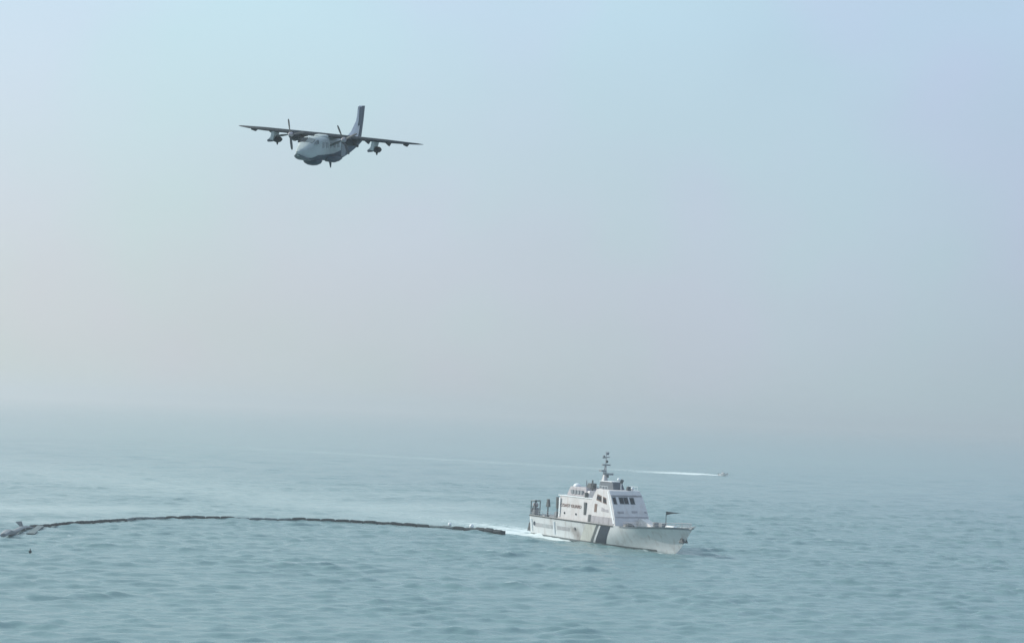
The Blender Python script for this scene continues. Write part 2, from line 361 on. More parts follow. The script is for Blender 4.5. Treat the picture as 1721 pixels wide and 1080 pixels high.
# ------------------------------------------------------------------ patrol ship (x forward, y port, z up; z=0 waterline)
def build_ship():
    S = thing('patrol_ship', 'white coast guard patrol ship with slanted slate stripes, turning ahead of the floating boom', 'ship',
              (SHIP_O[0], SHIP_O[1], 0), (0, 0, -TH))
    def deck_z(x): return 3.9 + 0.85 * float(sst(34, 52, np.array(x)))
    def stem_x(v):   # v 0 at waterline, 1 at deck
        return 47.5 + 5.3 * min(v, 1) ** 0.8 if v >= 0 else 47.6 + v * 5
    def half(u, v):
        vv = max(v, 0)
        bw = 3.45 + 0.45 * vv
        u0 = 0.42 + 0.26 * vv; p = 1.55 + 1.0 * vv
        t = max(0, (u - u0) / (1 - u0))
        h = bw * (1 - t ** p)
        h *= 0.93 + 0.07 * min(1, u / 0.15)
        if v < 0: h *= (1 + v * 0.75)
        if u > .6: h *= 1 - 0.30 * float(sst(.6, .9, np.array(u))) * (4 * vv * (1 - vv)) * 0.55   # hollow flare
        return max(h, 0.0)
    def surf(u, v, side, off=0.0):
        x = u * stem_x(v); z = v * deck_z(x) if v >= 0 else v * 1.6
        return (x, side * (half(u, v) + off), z)
    US = [i / 60 for i in range(50)] + [0.8167 + 0.1833 * i / 22 for i in range(1, 23)]
    US = sorted(set([round(u, 5) for u in US])); US[-1] = 1.0
    VS = [-1, -.5, -.1, 0, .08, .16, .25, .35, .45, .55, .65, .75, .85, .93, 1.0]
    h = MB()
    for s in (-1, 1): h.grid([[surf(u, v, s) for v in VS] for u in US])
    tr = [surf(0, v, -1) for v in VS] + [surf(0, v, 1) for v in VS[::-1]]
    h.add(tr, [tuple(range(len(tr)))])
    hull = h.build('hull', 'hull_white', S, smooth=True)
    dk = MB(); dk.grid([[(surf(u, .93, s)[0], surf(u, .93, s)[1] * .985, surf(u, .93, s)[2]) for s in (-1, 1)] for u in US]).build('deck', 'deck', S)
    def u_at(x, v): return x / stem_x(v)
    def band(name, xa, xb, slope, m, side, v0=0.02, v1=.985, off=0.02):
        b = MB(); rows = []
        for k in range(13):
            v = v0 + (v1 - v0) * k / 12; z = v * 3.9
            rows.append([surf(u_at(xa + (xb - xa) * q / 6 + slope * z, v), v, side, off) for q in range(7)])
        b.grid(rows); return b.build(name, m, hull, smooth=True)
    for s in (-1, 1):
        band('hull_band', 19.6, 23.45, .82, 'cream_paint', s, v0=.1, v1=.93, off=.012)['label'] = 'faded cream patch of hull paint'
        band('hull_stripe', 23.5, 24.4, .82, 'stripe_grey', s)
        band('hull_stripe', 25.1, 28.6, .82, 'stripe_slate', s)
        # rubbing strake and boot line
        b = MB()
        for u0 in range(0, 37):
            ua, ub = u0 / 60, (u0 + 1) / 60
            a0 = surf(ua, .955, s, .0); a1 = surf(ub, .955, s, .0)
            b.tube((a0[0], a0[1], a0[2]), (a1[0], a1[1], a1[2]), .13, n=6, cap=False)
        b.build('rubbing_strake', 'dark_rubber', S)
        b = MB(); rows = []
        for k in range(44):
            x = 0.05 + k * (1.0 if k else 1)
            x = min(x, 43)
            rows.append([surf(u_at(x, v), v, s, .03) for v in (0.0, .04, .085)])
        b.grid(rows).build('boot_line', 'stripe_grey', hull, smooth=True)
        b = MB(); rows = []
        for k in range(24):
            u = 0.66 + 0.335 * k / 23
            rows.append([surf(u, v, s, .035) for v in (.93, .97, 1.01)])
        b.grid(rows).build('bulwark_rail', 'mid_grey', S, smooth=True)
    # hull side fittings, starboard and port
    for s in (-1, 1):
        for x0, x1 in ((2.2, 9.6), (11.4, 16.2)):
            b = MB(); rows = [[surf(u_at(x0 + (x1 - x0) * i / 6, v), v, s, .03) for v in (.44, .53, .62)] for i in range(7)]
            b.grid(rows).build('louvre_panel', 'panel_grey', hull)
            for k in range(5):
                v = .46 + .035 * k
                MB().tube(surf(u_at(x0 + .1, v), v, s, .04), surf(u_at(x1 - .1, v), v, s, .04), .03, n=5).build('louvre_slat', 'funnel_grey', hull)
        for x in (0.9, 10.4):
            b = MB(); p0 = surf(u_at(x, .2), .2, s, .05); p1 = surf(u_at(x, .8), .8, s, .05)
            b.tube(p0, p1, .16, n=8).build('fender_bar', 'white_gloss', hull)
        p = surf(u_at(2.0, .58), .58, s, .02)
        MB().tube((p[0], p[1], p[2]), (p[0], p[1] + s * .06, p[2]), .42, n=16).build('emblem', 'stripe_slate', hull)
        p = surf(u_at(18.4, .6), .6, s)
        MB().tube((p[0], p[1] - s * .1, p[2]), (p[0], p[1] + s * .16, p[2]), .24, n=12).build('exhaust_outlet', 'dark_metal', hull)
        # anchor in its pocket
        an = MB(); q = surf(.982, .58, s)
        an.box(q[0] - .45, q[0] + .45, q[1] - .28, q[1] + .28, q[2] - .45, q[2] + .12, (.1, .1, .08, .08))
        an.tube((q[0] - .65, q[1] + s * .1, q[2] - .5), (q[0] + .6, q[1] + s * .1, q[2] - .5), .17, n=7)
        an.tube((q[0], q[1], q[2] + .1), (q[0], q[1], q[2] + .7), .1, n=7)
        an.build('anchor', 'dark_metal', S)
    # stern platform and transom fittings
    MB().box(-1.5, -.05, -3.2, 3.2, .55, .8).build('stern_platform', 'mid_grey', S)
    for y in (-2.9, -1.3, 1.3, 2.9):
        MB().box(-1.35, -.1, y - .35, y + .35, .8, 2.3, (.2, .5, .05, .05)).build('stern_fender', 'dark_rubber', S)
    # ---- aft deckhouse
    dz = 3.85
    ah = MB().box(10.6, 24.0, -3.25, 3.25, 3.62, 8.15, (0, .35, .22, .22)).build('aft_deckhouse', 'house_white', S, bevel=.07)
    MB().box(10.4, 23.6, -3.15, 3.15, 8.16, 8.30).build('deckhouse_coaming', 'white_gloss', ah)
    Tm = Matrix.Translation((15.4, -3.25, 6.15)) @ Matrix.Rotation(PI / 2, 4, 'X') @ Matrix.Rotation(math.radians(0), 4, 'Z')
    text_mesh('lettering', 'COAST GUARD', 1.15, 'letter_red', ah, Matrix.Translation((0, .09, .25)) @ Tm @ Matrix.Diagonal((1, .72, 1, 1)), .03)
    MB().box(11.1, 11.5, -3.36, -3.22, 4.2, 7.8).build('corner_post', 'white_gloss', ah)
    d = MB().box(20.5, 21.3, -3.27, -3.12, 5.1, 7.4).build('door', 'dark_metal', ah); d['label'] = 'dark open side door'
    for x in (13.2, 17.6): MB().tube((x, -3.30, 5.0), (x, -3.18, 5.0), .2, n=12).build('porthole', 'glass', ah)
    MB().box(9.95, 10.57, -1.6, -.7, 3.7, 5.8).build('door', 'dark_metal', ah)
    # ---- funnel housing on top
    fh = MB().box(11.6, 19.3, -2.0, 2.0, 8.3, 10.0, (1.0, .7, .35, .35)).build('funnel_housing', 'funnel_grey', S, bevel=.15)
    MB().ball((12.9, -.5, 10.0), .75, z0=-.2, n=14, sz=.8).build('radome', 'white_gloss', fh, smooth=True)
    for k in range(4): MB().box(13.2 + k * 1.2, 14.1 + k * 1.2, -2.08, -1.86, 8.7, 9.4).build('vent', 'mid_grey', fh)
    MB().tube((15.6, 0, 9.9), (15.6, 0, 11.3), .09).build('whip_antenna', 'mid_grey', fh)
    MB().box(17.0, 18.7, -.8, .6, 10.0, 10.85, (.3, .3, .1, .1)).tube((18.3, -.1, 10.5), (18.9, -.1, 10.5), .2).build('searchlight', 'dark_metal', fh, bevel=.04)
    # ---- wheelhouse
    def wh_y(z): return 3.78 - (z - 3.6) * .075
    wv = [(22.9, 3.62), (33.1, 3.62), (32.6, 5.0), (31.9, 6.6), (30.5, 8.9), (29.6, 10.0), (29.2, 10.1), (25.1, 10.1), (24.0, 8.6), (22.9, 6.9)]
    wh = MB(); n = len(wv)
    wh.loft([[(x, s * wh_y(z), z) for x, z in wv] for s in (-1, 1)])
    wh = wh.build('wheelhouse', 'house_white', S, bevel=.06)
    def front_x(z):
        pts = [(3.62, 33.1), (5.0, 32.6), (6.6, 31.9), (8.9, 30.5), (10.0, 29.6)]
        for (z0, a), (z1, b) in zip(pts, pts[1:]):
            if z0 <= z <= z1: return a + (b - a) * (z - z0) / (z1 - z0)
        return 29.6
    def front_panel(name, y0, y1, z0, z1, m, off=.03, parent=wh, thick=.05):
        q = []
        for o_ in (off - thick, off):
            q += [(front_x(z0) + o_, y0, z0), (front_x(z0) + o_, y1, z0), (front_x(z1) + o_, y1, z1), (front_x(z1) + o_, y0, z1)]
        return MB().add(q, [(3, 2, 1, 0), (4, 5, 6, 7), (0, 1, 5, 4), (1, 2, 6, 5), (2, 3, 7, 6), (3, 0, 4, 7)]).build(name, m, parent)
    def window(y0, y1, z0, z1):
        f = front_panel('window', y0 - .1, y1 + .1, z0 - .1, z1 + .1, 'mid_grey', .04, wh, .08)
        front_panel('pane', y0, y1, z0, z1, 'glass', .065, f, .03)
    window(-3.1, -2.5, 7.75, 8.85); window(-1.75, -.95, 7.8, 8.85); window(-.78, .02, 7.8, 8.85); window(.5, 1.3, 7.75, 8.8)
    front_panel('window_visor', -3.3, 3.2, 9.15, 9.3, 'funnel_grey', .22, wh, .24)
    for y0, y1, z in ((-2.8, -1.5, 6.25), (.2, 1.4, 6.35), (2.9, 3.35, 6.3)):
        front_panel('vent_cover', y0, y1, z - .17, z + .17, 'funnel_grey', .06, wh, .08)
    front_panel('step_ledge', -3.4, 3.4, 5.35, 5.5, 'funnel_grey', .1, wh, .12)
    def side_panel(name, pts, m, off=.035, s=-1):
        q = [(x, s * (wh_y(z) + o_), z) for o_ in (-.03, off) for x, z in pts]; k = len(pts)
        return MB().add(q, [tuple(range(k)), tuple(range(k, 2 * k))] + [(i, (i + 1) % k, k + (i + 1) % k, k + i) for i in range(k)]).build(name, m, wh)
    for s in (-1, 1):
        f = side_panel('window', [(25.4, 8.1), (27.4, 7.75), (27.2, 8.95), (25.6, 9.2)], 'brown_trim', .03, s)
        side_panel('pane', [(25.6, 8.3), (27.2, 8.0), (27.05, 8.75), (25.7, 9.0)], 'glass', .05, s)
        side_panel('window', [(27.8, 7.7), (29.3, 7.5), (28.9, 8.65), (27.7, 8.85)], 'brown_trim', .03, s)
        side_panel('pane', [(28.0, 7.85), (29.1, 7.7), (28.75, 8.5), (27.9, 8.65)], 'glass', .05, s)
        side_panel('side_door', [(25.0, 5.9), (25.9, 5.9), (25.9, 7.4), (25.0, 7.4)], 'brown_trim', .04, s)
        side_panel('side_vent', [(27.6, 6.2), (30.2, 6.1), (30.0, 6.65), (28.8, 6.6), (27.6, 6.95)], 'funnel_grey', .04, s)
        side_panel('side_bulwark', [(22.95, 3.95), (32.4, 3.95), (32.2, 5.2), (22.95, 5.2)], 'funnel_grey', .05, s)['label'] = 'pinkish grey bulwark panel'
        side_panel('lower_door', [(23.2, 4.0), (24.1, 4.0), (24.1, 5.3), (23.2, 5.3)], 'dark_metal', .08, s)
        side_panel('edge_rail', [(32.15, 4.2), (32.65, 4.2), (29.4, 9.9), (29.0, 9.9)], 'white_gloss', .06, s)
    MB().box(22.6, 24.0, -1.4, 1.4, 8.3, 9.7, (.3, .1, .1, .1)).build('locker', 'house_white', S, bevel=.05)
    # bridge roof
    rb = MB().box(22.2, 27.6, -1.2, 1.2, 10.12, 11.45, (.7, .2, .2, .2)).build('roof_block', 'slate_block', S, bevel=.05)
    MB().box(22.3, 26.7, -1.1, 1.1, 11.46, 11.56).build('block_lid', 'white_gloss', rb)
    sp = MB().tube((28.2, .05, 10.1), (28.2, .05, 11.7), .07).build('searchlight_pole', 'white_gloss', S)
    MB().ball((28.0, -.35, 12.0), .33).build('satellite_dome', 'white_gloss', sp, smooth=True)
    MB().tube((28.2, .05, 11.45), (28.5, .15, 11.95), .3, .3, n=10).build('searchlight', 'dark_metal', sp)
    cn = MB().box(28.6, 29.3, .85, 1.6, 10.1, 10.8, (.1, .1, .1, .1)).build('camera_turret', 'dark_metal', S, bevel=.06)
    MB().ball((28.9, 2.1, 10.4), .3).build('lamp', 'white_gloss', cn, smooth=True)
    # roof rails
    for s in (-1, 1):
        b = MB()
        for k in range(5): b.tube((24.9 + k * 1.0, s * 3.2, 10.1), (24.9 + k * 1.0, s * 3.2, 10.75), .025, n=5)
        b.tube((24.9, s * 3.2, 10.75), (28.9, s * 3.2, 10.75), .025, n=5)
        b.build('roof_rail', 'white_gloss', S)
    # ---- mast
    mx_, my = 22.0, .3
    ms = MB()
    for a, c in (((-.7, -.6), (-.12, -.1)), ((-.7, .6), (-.12, .1)), ((.6, 0), (.1, 0))):
        ms.tube((mx_ + a[0], my + a[1], 9.9), (mx_ + c[0], my + c[1], 14.3), .12, .08, n=6)
    for k in range(5):
        z = 10.5 + k * .8; f = 1 - k * .17
        ms.tube((mx_ - .6 * f, my - .5 * f, z), (mx_ - .6 * f, my + .5 * f, z), .05, n=5)
        ms.tube((mx_ - .6 * f, my + .5 * f, z), (mx_ + .5 * f, my, z + .4), .05, n=5)
        ms.tube((mx_ + .5 * f, my, z), (mx_ - .6 * f, my - .5 * f, z + .4), .05, n=5)
    ms.tube((mx_, my, 14.2), (mx_, my, 17.0), .1, .05, n=6)
    mast = ms.build('mast', 'funnel_grey', S)
    MB().box(mx_ - 1.0, mx_ + .5, my - .8, my + .7, 9.6, 12.6, (.35, .6, .45, .45)).build('mast_base', 'house_white', mast, bevel=.05)
    MB().box(mx_ - 2.6, mx_ - 1.05, -2.6, 2.0, 8.2, 9.5, (.2, .6, .4, .4)).build('mast_housing', 'house_white', S, bevel=.06)
    MB().box(mx_ - .2, mx_ + .2, my - .75, my + .9, 14.35, 14.6).build('crossarm', 'mid_grey', mast)
    MB().box(mx_ - .25, mx_ + .7, my - .15, my + 1.3, 12.6, 12.95).tube((mx_ + .2, my + .4, 12.1), (mx_ + .2, my + .4, 12.7), .2).build('radar_scanner', 'mid_grey', mast, label='flat grey radar bar')
    MB().box(mx_ - .6, mx_ + .3, my - 1.1, my - .1, 13.2, 13.5).build('radar_platform', 'mid_grey', mast)
    MB().ball((mx_ + .1, my + .15, 15.1), .27).build('lamp', 'dark_metal', mast)
    MB().tube((mx_ - .3, my - .6, 15.75), (mx_ + .5, my + .5, 15.95), .09).build('crossarm', 'mid_grey', mast)
    MB().ball((mx_, my + .35, 16.6), .3).build('lamp', 'mid_grey', mast)
    MB().ball((mx_, my - .45, 16.05), .22).build('lamp', 'mid_grey', mast)
    MB().box(19.5, 19.8, -1.2, -.9, 8.2, 11.5, (.05, .05, .05, .05)).build('exhaust_stack', 'dark_metal', S)
    MB().box(20.3, 20.8, -3.1, -2.5, 8.3, 9.2).build('life_raft_canister', 'dark_metal', S, bevel=.05)
    # ---- aft working deck
    sf = MB()
    for x in (-.1, 1.5):
        for y in (-3.3, -2.2): sf.tube((x, y, 3.7), (x + .05, y, 6.5), .11, n=6)
    sf.tube((-.1, -3.3, 6.5), (1.55, -3.3, 6.6), .12, n=6).tube((-.1, -2.2, 6.5), (1.55, -2.2, 6.6), .12, n=6).tube((1.55, -3.3, 6.6), (1.55, -2.2, 6.6), .12, n=6).tube((-.1, -3.3, 6.5), (-.1, -2.2, 6.5), .12, n=6)
    sf.tube((-.1, -3.3, 4.3), (1.5, -3.3, 6.2), .07, n=5)
    frame = sf.build('deck_crane', 'dark_metal', S)
    MB().box(.05, 1.35, -3.2, -2.3, 3.7, 5.2).build('reel_box', 'mid_grey', frame, bevel=.06)
    MB().tube((.7, -3.15, 5.75), (.7, -2.35, 5.75), .42, n=14).build('boom_reel', 'funnel_grey', frame)
    MB().tube((6.2, -3.0, 3.7), (6.2, -3.0, 5.9), .16, .12, n=8).box(5.7, 6.7, -3.2, -2.7, 5.7, 7.2, (.2, .2, .1, .1)).build('deck_gear', 'dark_metal', S, bevel=.04)
    MB().box(9.3, 9.9, -3.0, -2.7, 5.6, 7.8).tube((9.6, -2.85, 3.7), (9.6, -2.85, 5.7), .12).build('vent_stack', 'dark_metal', S, bevel=.05)
    for x0, x1, hh in ((3.6, 4.8, .25), (5.6, 9.3, .35), (8.4, 9.9, 1.2)):
        MB().box(x0, x1, -2.9, -1.3, 3.7, 3.75 + hh, (.15, .15, .1, .1)).build('deck_locker', 'mid_grey', S, bevel=.05)
    ar = MB()
    for s in (-1, 1):
        for k in range(7): ar.tube((.3 + k * 1.6, s * 3.55, 3.8), (.3 + k * 1.6, s * 3.55, 4.75), .025, n=5)
        for z in (4.3, 4.75): ar.tube((.3, s * 3.55, z), (9.9, s * 3.55, z), .02, n=5)
    ar.build('aft_railing', 'funnel_grey', S)
    # ---- foredeck
    MB().ball((34.6, -1.9, 3.75), 1.15, sz=.62, z0=0, n=14).build('gun_cover', 'dark_metal', S, smooth=True, label='low dark rounded cover on the foredeck')
    MB().box(33.0, 38.5, .9, 3.0, 3.8, 5.2, (4.6, 0, .3, .3)).build('foredeck_ramp', 'house_white', S, bevel=.04)
    wn = MB().box(40.4, 41.4, -.5, .3, 4.0, 5.1, (.2, .2, .1, .1)).tube((40.9, -.6, 4.8), (40.9, .4, 4.8), .32, n=10).build('winch', 'mid_grey', S, bevel=.03)
    MB().box(42.2, 43.3, -.3, .5, 4.2, 5.0).build('bollard_box', 'mid_grey', S, bevel=.04)
    js = MB().tube((44.1, 0, 4.3), (44.1, 0, 7.2), .085, .06, n=6).build('jackstaff', 'dark_metal', S)
    MB().add([(44.1, 0, 7.2), (44.1, 0, 6.55), (44.9, .75, 6.85), (46.2, 1.8, 6.98), (45.0, .8, 7.12), (44.12, .03, 7.2), (44.12, .03, 6.55), (44.92, .78, 6.85), (45.02, .83, 7.12)],
             [(0, 1, 2, 4), (4, 2, 3), (5, 8, 7, 6), (8, 3, 7), (1, 6, 7, 2), (0, 4, 8, 5), (2, 7, 3), (4, 3, 8)]).build('pennant', 'dark_metal', js, label='small black pennant')
    fr = MB()
    for s in (-1, 1):
        pr = None
        for k in range(12):
            u = .68 + .31 * k / 11; p = surf(u, .99, s, -.12)
            q = (p[0], p[1], p[2] + .8)
            fr.tube(p, q, .03, n=5)
            if pr:
                fr.tube(pr, q, .03, n=5); fr.tube((pr[0], pr[1], pr[2] - .38), (q[0], q[1], q[2] - .38), .02, n=5)
            pr = q
    fr.build('bow_railing', 'funnel_grey', S)
    MB().box(50.6, 52.3, -.35, .35, 4.55, 4.85, (-.9, 0, .1, .1)).tube((51.6, 0, 4.7), (53.6, 0, 5.15), .14, .08).build('bow_roller', 'mid_grey', S)
    MB().box(44.5, 47.5, -.5, .4, 4.35, 4.75, (.3, .3, .1, .1)).build('anchor_chain_locker', 'white_gloss', S, bevel=.05)
    return S
build_ship()

# ------------------------------------------------------------------ aircraft (x forward, y port, z up; z=0 the wing)
def build_plane():
    c0 = (-16.739, 169.667, 46.864); yaw, pt, rl = -1.82548, -0.150, -0.094721
    A = thing('patrol_aircraft', 'grey twin-propeller high-wing aircraft flying low above the sea', 'airplane', c0)
    F_ = Vector((math.cos(yaw) * math.cos(pt), math.sin(yaw) * math.cos(pt), math.sin(pt)))
    L0 = Vector((-math.sin(yaw), math.cos(yaw), 0)); U0 = F_.cross(L0)
    Lv = L0 * math.cos(rl) + U0 * math.sin(rl); Uv = -L0 * math.sin(rl) + U0 * math.cos(rl)
    A.rotation_euler = Matrix(((F_.x, Lv.x, Uv.x), (F_.y, Lv.y, Uv.y), (F_.z, Lv.z, Uv.z))).to_euler()
    # stations: x, top, bottom, half width
    ST = [(6.7, -1.26, -1.54, .10), (6.5, -1.16, -1.66, .22), (6.0, -.96, -1.80, .40), (5.4, -.74, -1.93, .56), (4.9, -.48, -2.00, .69), (4.3, -.16, -2.05, .78),
          (3.8, -.06, -2.06, .80), (2.5, -.03, -2.08, .80), (0, -.03, -2.08, .80), (-2.0, -.03, -2.02, .80), (-3.4, -.05, -1.90, .76),
          (-5.0, -.07, -1.58, .66), (-6.6, -.10, -1.22, .50), (-8.0, -.12, -.88, .34), (-9.4, -.16, -.50, .14), (-9.7, -.24, -.38, .05)]
    def ring(x, zt, zb, w_, zlim=None, grow=0.0, n=28):
        zc = (zt + zb) / 2; hh = (zt - zb) / 2 + grow; w_ = w_ + grow; r = []
        for i in range(n):
            t = 2 * PI * i / n; c, s = math.cos(t), math.sin(t); e = .52
            r.append((x, w_ * math.copysign(abs(c) ** e, c), zc + hh * math.copysign(abs(s) ** e, s)))
        return r
    fu = MB().loft([ring(*s) for s in ST]).build('fuselage', 'plane_top', A, smooth=True)
    # darker blue-grey lower shell, a few mm proud, reaching higher aft
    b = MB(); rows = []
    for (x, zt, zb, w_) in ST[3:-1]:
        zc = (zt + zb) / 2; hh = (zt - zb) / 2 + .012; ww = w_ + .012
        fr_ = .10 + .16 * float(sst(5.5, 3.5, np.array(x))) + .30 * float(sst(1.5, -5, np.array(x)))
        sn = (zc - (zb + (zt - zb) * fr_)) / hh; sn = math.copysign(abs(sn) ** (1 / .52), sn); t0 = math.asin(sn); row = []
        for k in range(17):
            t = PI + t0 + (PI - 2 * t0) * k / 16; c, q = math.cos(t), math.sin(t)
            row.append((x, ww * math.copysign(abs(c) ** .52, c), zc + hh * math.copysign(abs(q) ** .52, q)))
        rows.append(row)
    b.grid(rows).build('belly_shell', 'plane_belly', fu, smooth=True)
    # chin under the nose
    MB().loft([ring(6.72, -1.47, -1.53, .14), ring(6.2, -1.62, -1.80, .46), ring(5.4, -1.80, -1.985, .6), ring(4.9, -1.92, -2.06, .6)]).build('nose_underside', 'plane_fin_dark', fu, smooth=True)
    # cockpit glazing; port panes lighter, reflected sky put into their colour
    def slab(name, pts, m, parent, nrm, t=.03):
        n = len(pts); d = Vector(nrm).normalized() * t
        q = [Vector(p) - d for p in pts] + [Vector(p) + d for p in pts]
        return MB().add(q, [tuple(range(n)), tuple(range(n, 2 * n))] + [(i, (i + 1) % n, n + (i + 1) % n, n + i) for i in range(n)]).build(name, m, parent)
    for s in (-1, 1):
        slab('windshield_pane', [(4.93, s * .04, -.50), (4.93, s * .56, -.56), (4.33, s * .62, -.22), (4.33, s * .04, -.14)], 'glass' if s < 0 else 'plane_window', fu, (.5, 0, .8))
        slab('side_pane', [(4.75, s * .77, -.62), (3.95, s * .80, -.62), (3.95, s * .80, -.28), (4.35, s * .79, -.26)], 'glass' if s < 0 else 'plane_window', fu, (0, 1, 0), .04)
        for k in range(6):
            x = 2.9 - k * .95
            slab('cabin_window', [(x, s * .80, -.95), (x - .45, s * .80, -.95), (x - .45, s * .80, -.5), (x, s * .80, -.5)], 'plane_window', fu, (0, 1, 0), .018)
    slab('cargo_door', [(-1.9, .80, -1.75), (-3.1, .78, -1.7), (-3.1, .78, -.3), (-1.9, .80, -.3)], 'mid_grey', fu, (0, 1, 0), .022)
    MB().ball((2.9, 0, -2.1), .78, sz=.55, n=18, sx=1.5).build('belly_radome', 'plane_belly', A, smooth=True, label='dark rounded radome under the belly')
    for s in (-1, 1):
        MB().loft([ring(1.6, -1.85, -1.95, .1), ring(1.2, -1.66, -2.16, .28), ring(0, -1.62, -2.24, .38), ring(-1.2, -1.66, -2.14, .30), ring(-2.4, -1.85, -1.95, .08)]).build('gear_fairing', 'plane_belly', A, smooth=True).location.y = s * .72
    MB().tube((-.2, .45, -2.0), (-.5, .45, -2.72), .16, .05, n=8).build('blade_antenna', 'plane_belly', A)
    MB().tube((-3.0, 0, -1.85), (-3.2, 0, -2.25), .08, .03, n=6).build('blade_antenna', 'plane_belly', A)
    # wing
    def foil(x_le, chord, y, z, t):
        P = [(0, 0), (.04, .45), (.15, .85), (.32, 1.0), (.55, .80), (.8, .38), (1, .03), (1, -.03), (.75, -.18), (.45, -.42), (.2, -.46), (.05, -.28)]
        return [(x_le - c * chord, y, z + q * t) for c, q in P]
    def wing(name, secs, m, parent): return MB().loft([foil(*s) for s in secs]).build(name, m, parent, smooth=True)
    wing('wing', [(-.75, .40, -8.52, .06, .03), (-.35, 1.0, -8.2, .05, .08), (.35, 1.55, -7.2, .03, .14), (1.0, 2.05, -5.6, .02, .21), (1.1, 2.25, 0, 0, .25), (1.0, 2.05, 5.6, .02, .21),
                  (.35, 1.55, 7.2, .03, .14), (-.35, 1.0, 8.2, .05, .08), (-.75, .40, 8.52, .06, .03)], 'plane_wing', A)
    MB().loft([ring(2.3, .02, -.25, .25), ring(1.5, .10, -.25, .55), ring(0, .20, -.25, .70), ring(-1.6, .08, -.25, .55), ring(-2.6, -.02, -.2, .3)]).build('wing_fairing', 'plane_top', A, smooth=True)
    for y in (-6.95, -5.25, -3.6, 3.6, 5.5, 7.1):
        sc = .7 if abs(y) > 6 else 1
        MB().loft([[(.1, y - .05, -.05), (.1, y + .05, -.05), (.0, y + .04, -.14), (.0, y - .04, -.14)],
                   [(-.7, y - .07, -.05), (-.7, y + .07, -.05), (-.9, y + .05, -.38 * sc), (-.9, y - .05, -.38 * sc)],
                   [(-1.35, y - .03, -.02), (-1.35, y + .03, -.02), (-1.4, y + .02, -.12), (-1.4, y - .02, -.12)]]).build('flap_fairing', 'plane_wing', A)
    # engines, propellers with four blades each
    for s, ph in ((-1, -12), (1, -28)):
        y = s * 2.42
        def er(x, z, a, b_): return [(x, y + a * math.cos(2 * PI * i / 16), z + b_ * math.sin(2 * PI * i / 16)) for i in range(16)]
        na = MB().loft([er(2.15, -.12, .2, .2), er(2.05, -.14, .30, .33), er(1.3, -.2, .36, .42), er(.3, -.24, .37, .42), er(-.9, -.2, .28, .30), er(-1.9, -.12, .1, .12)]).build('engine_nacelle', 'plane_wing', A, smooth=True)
        MB().loft([[(2.19, y - .1, -.34), (2.19, y + .1, -.34), (2.19, y + .1, -.46), (2.19, y - .1, -.46)],
                   [(1.2, y - .14, -.36), (1.2, y + .14, -.36), (1.2, y + .13, -.68), (1.2, y - .13, -.68)]]).build('air_intake', 'dark_metal', na)
        MB().tube((.5, y + .3, -.5), (-.1, y + .48, -.62), .1, .12, n=8).build('exhaust_pipe', 'dark_metal', na)
        hub = MB(); hub.loft([[(2.75 - .55 * (1 - math.cos(a)), y + .02 + max(.22 * math.sin(a), .004) * math.cos(2 * PI * i / 12), -.1 + max(.22 * math.sin(a), .004) * math.sin(2 * PI * i / 12)) for i in range(12)] for a in [PI / 2 * k / 5 for k in range(6)]])
        prop = hub.build('propeller', 'funnel_grey', A, smooth=True)
        for k in range(4):
            a = math.radians(ph + 90 * k); er_ = Vector((0, math.sin(a), math.cos(a))); et = Vector((0, math.cos(a), -math.sin(a))); c_ = Vector((2.38, y, -.1))
            b = MB(); rings = []
            for rr, ch, tw in ((.16, .10, 50), (.4, .17, 42), (.75, .20, 32), (1.1, .18, 24), (1.28, .13, 20), (1.34, .04, 18)):
                q = math.radians(tw); d1 = et * math.cos(q) + Vector((1, 0, 0)) * math.sin(q); d2 = -et * math.sin(q) + Vector((1, 0, 0)) * math.cos(q)
                p = c_ + er_ * rr; rings.append([p + d1 * ch * .55, p + d2 * .018, p - d1 * ch * .55, p - d2 * .018])
            b.loft(rings).build('propeller_blade', 'dark_metal', prop)
    # stores under the wings: slanted pylon with a short dark pod
    for y in (-4.6, 4.6):
        py = MB().loft([[(.9, y - .12, -.03), (.9, y + .16, -.03), (-.3, y + .16, -.03), (-.3, y - .12, -.03)],
                        [(1.0, y - .16, -.55), (1.0, y + .12, -.55), (-.1, y + .12, -.6), (-.1, y - .16, -.6)],
                        [(1.05, y - .34, -.78), (1.05, y + .10, -.82), (.1, y + .10, -.82), (.1, y - .34, -.78)]]).build('pylon', 'plane_top', A)
        MB().tube((1.2, y - .24, -.87), (.1, y - .24, -.87), .12, .1, n=10).build('sensor_tube', 'plane_fin_dark', py)
        pod = MB()
        rg = [(.75, .03), (.7, .16), (.45, .25), (-.3, .26), (-.7, .16), (-.85, .02)]
        pod.loft([[(x, y + .16 + r_ * math.cos(2 * PI * i / 12), -.74 + r_ * math.sin(2 * PI * i / 12)) for i in range(12)] for x, r_ in rg]).build('underwing_pod', 'plane_wing', A, smooth=True)
        MB().tube((0, y + .12, -.9), (-.1, y + .1, -1.2), .14, .05, n=6).build('pod_fin', 'plane_wing', py)
    # tail
    fin = MB()
    def fs(xle, xte, z, t): m_ = (xle * .65 + xte * .35); return [(xle, 0, z), (m_, t, z), (xte, .01, z), (m_, -t, z)]
    fin.loft([fs(-5.2, -8.35, -.15, .10), fs(-6.4, -8.45, .35, .11), fs(-7.5, -8.75, 1.3, .09), fs(-8.0, -8.9, 2.7, .06)])
    fin = fin.build('tail_fin', 'plane_fin', A, smooth=False)
    rd = MB().loft([fs(-8.37, -9.3, -.25, .09), fs(-8.77, -9.55, 1.3, .08), fs(-8.92, -9.65, 2.7, .05)]).build('rudder', 'plane_fin_dark', A)
    slab('fin_flash', [(-7.95, 0, .9), (-8.72, 0, .9), (-8.9, 0, 2.6), (-8.1, 0, 2.6)], 'plane_fin_dark', fin, (0, 1, 0), .12)
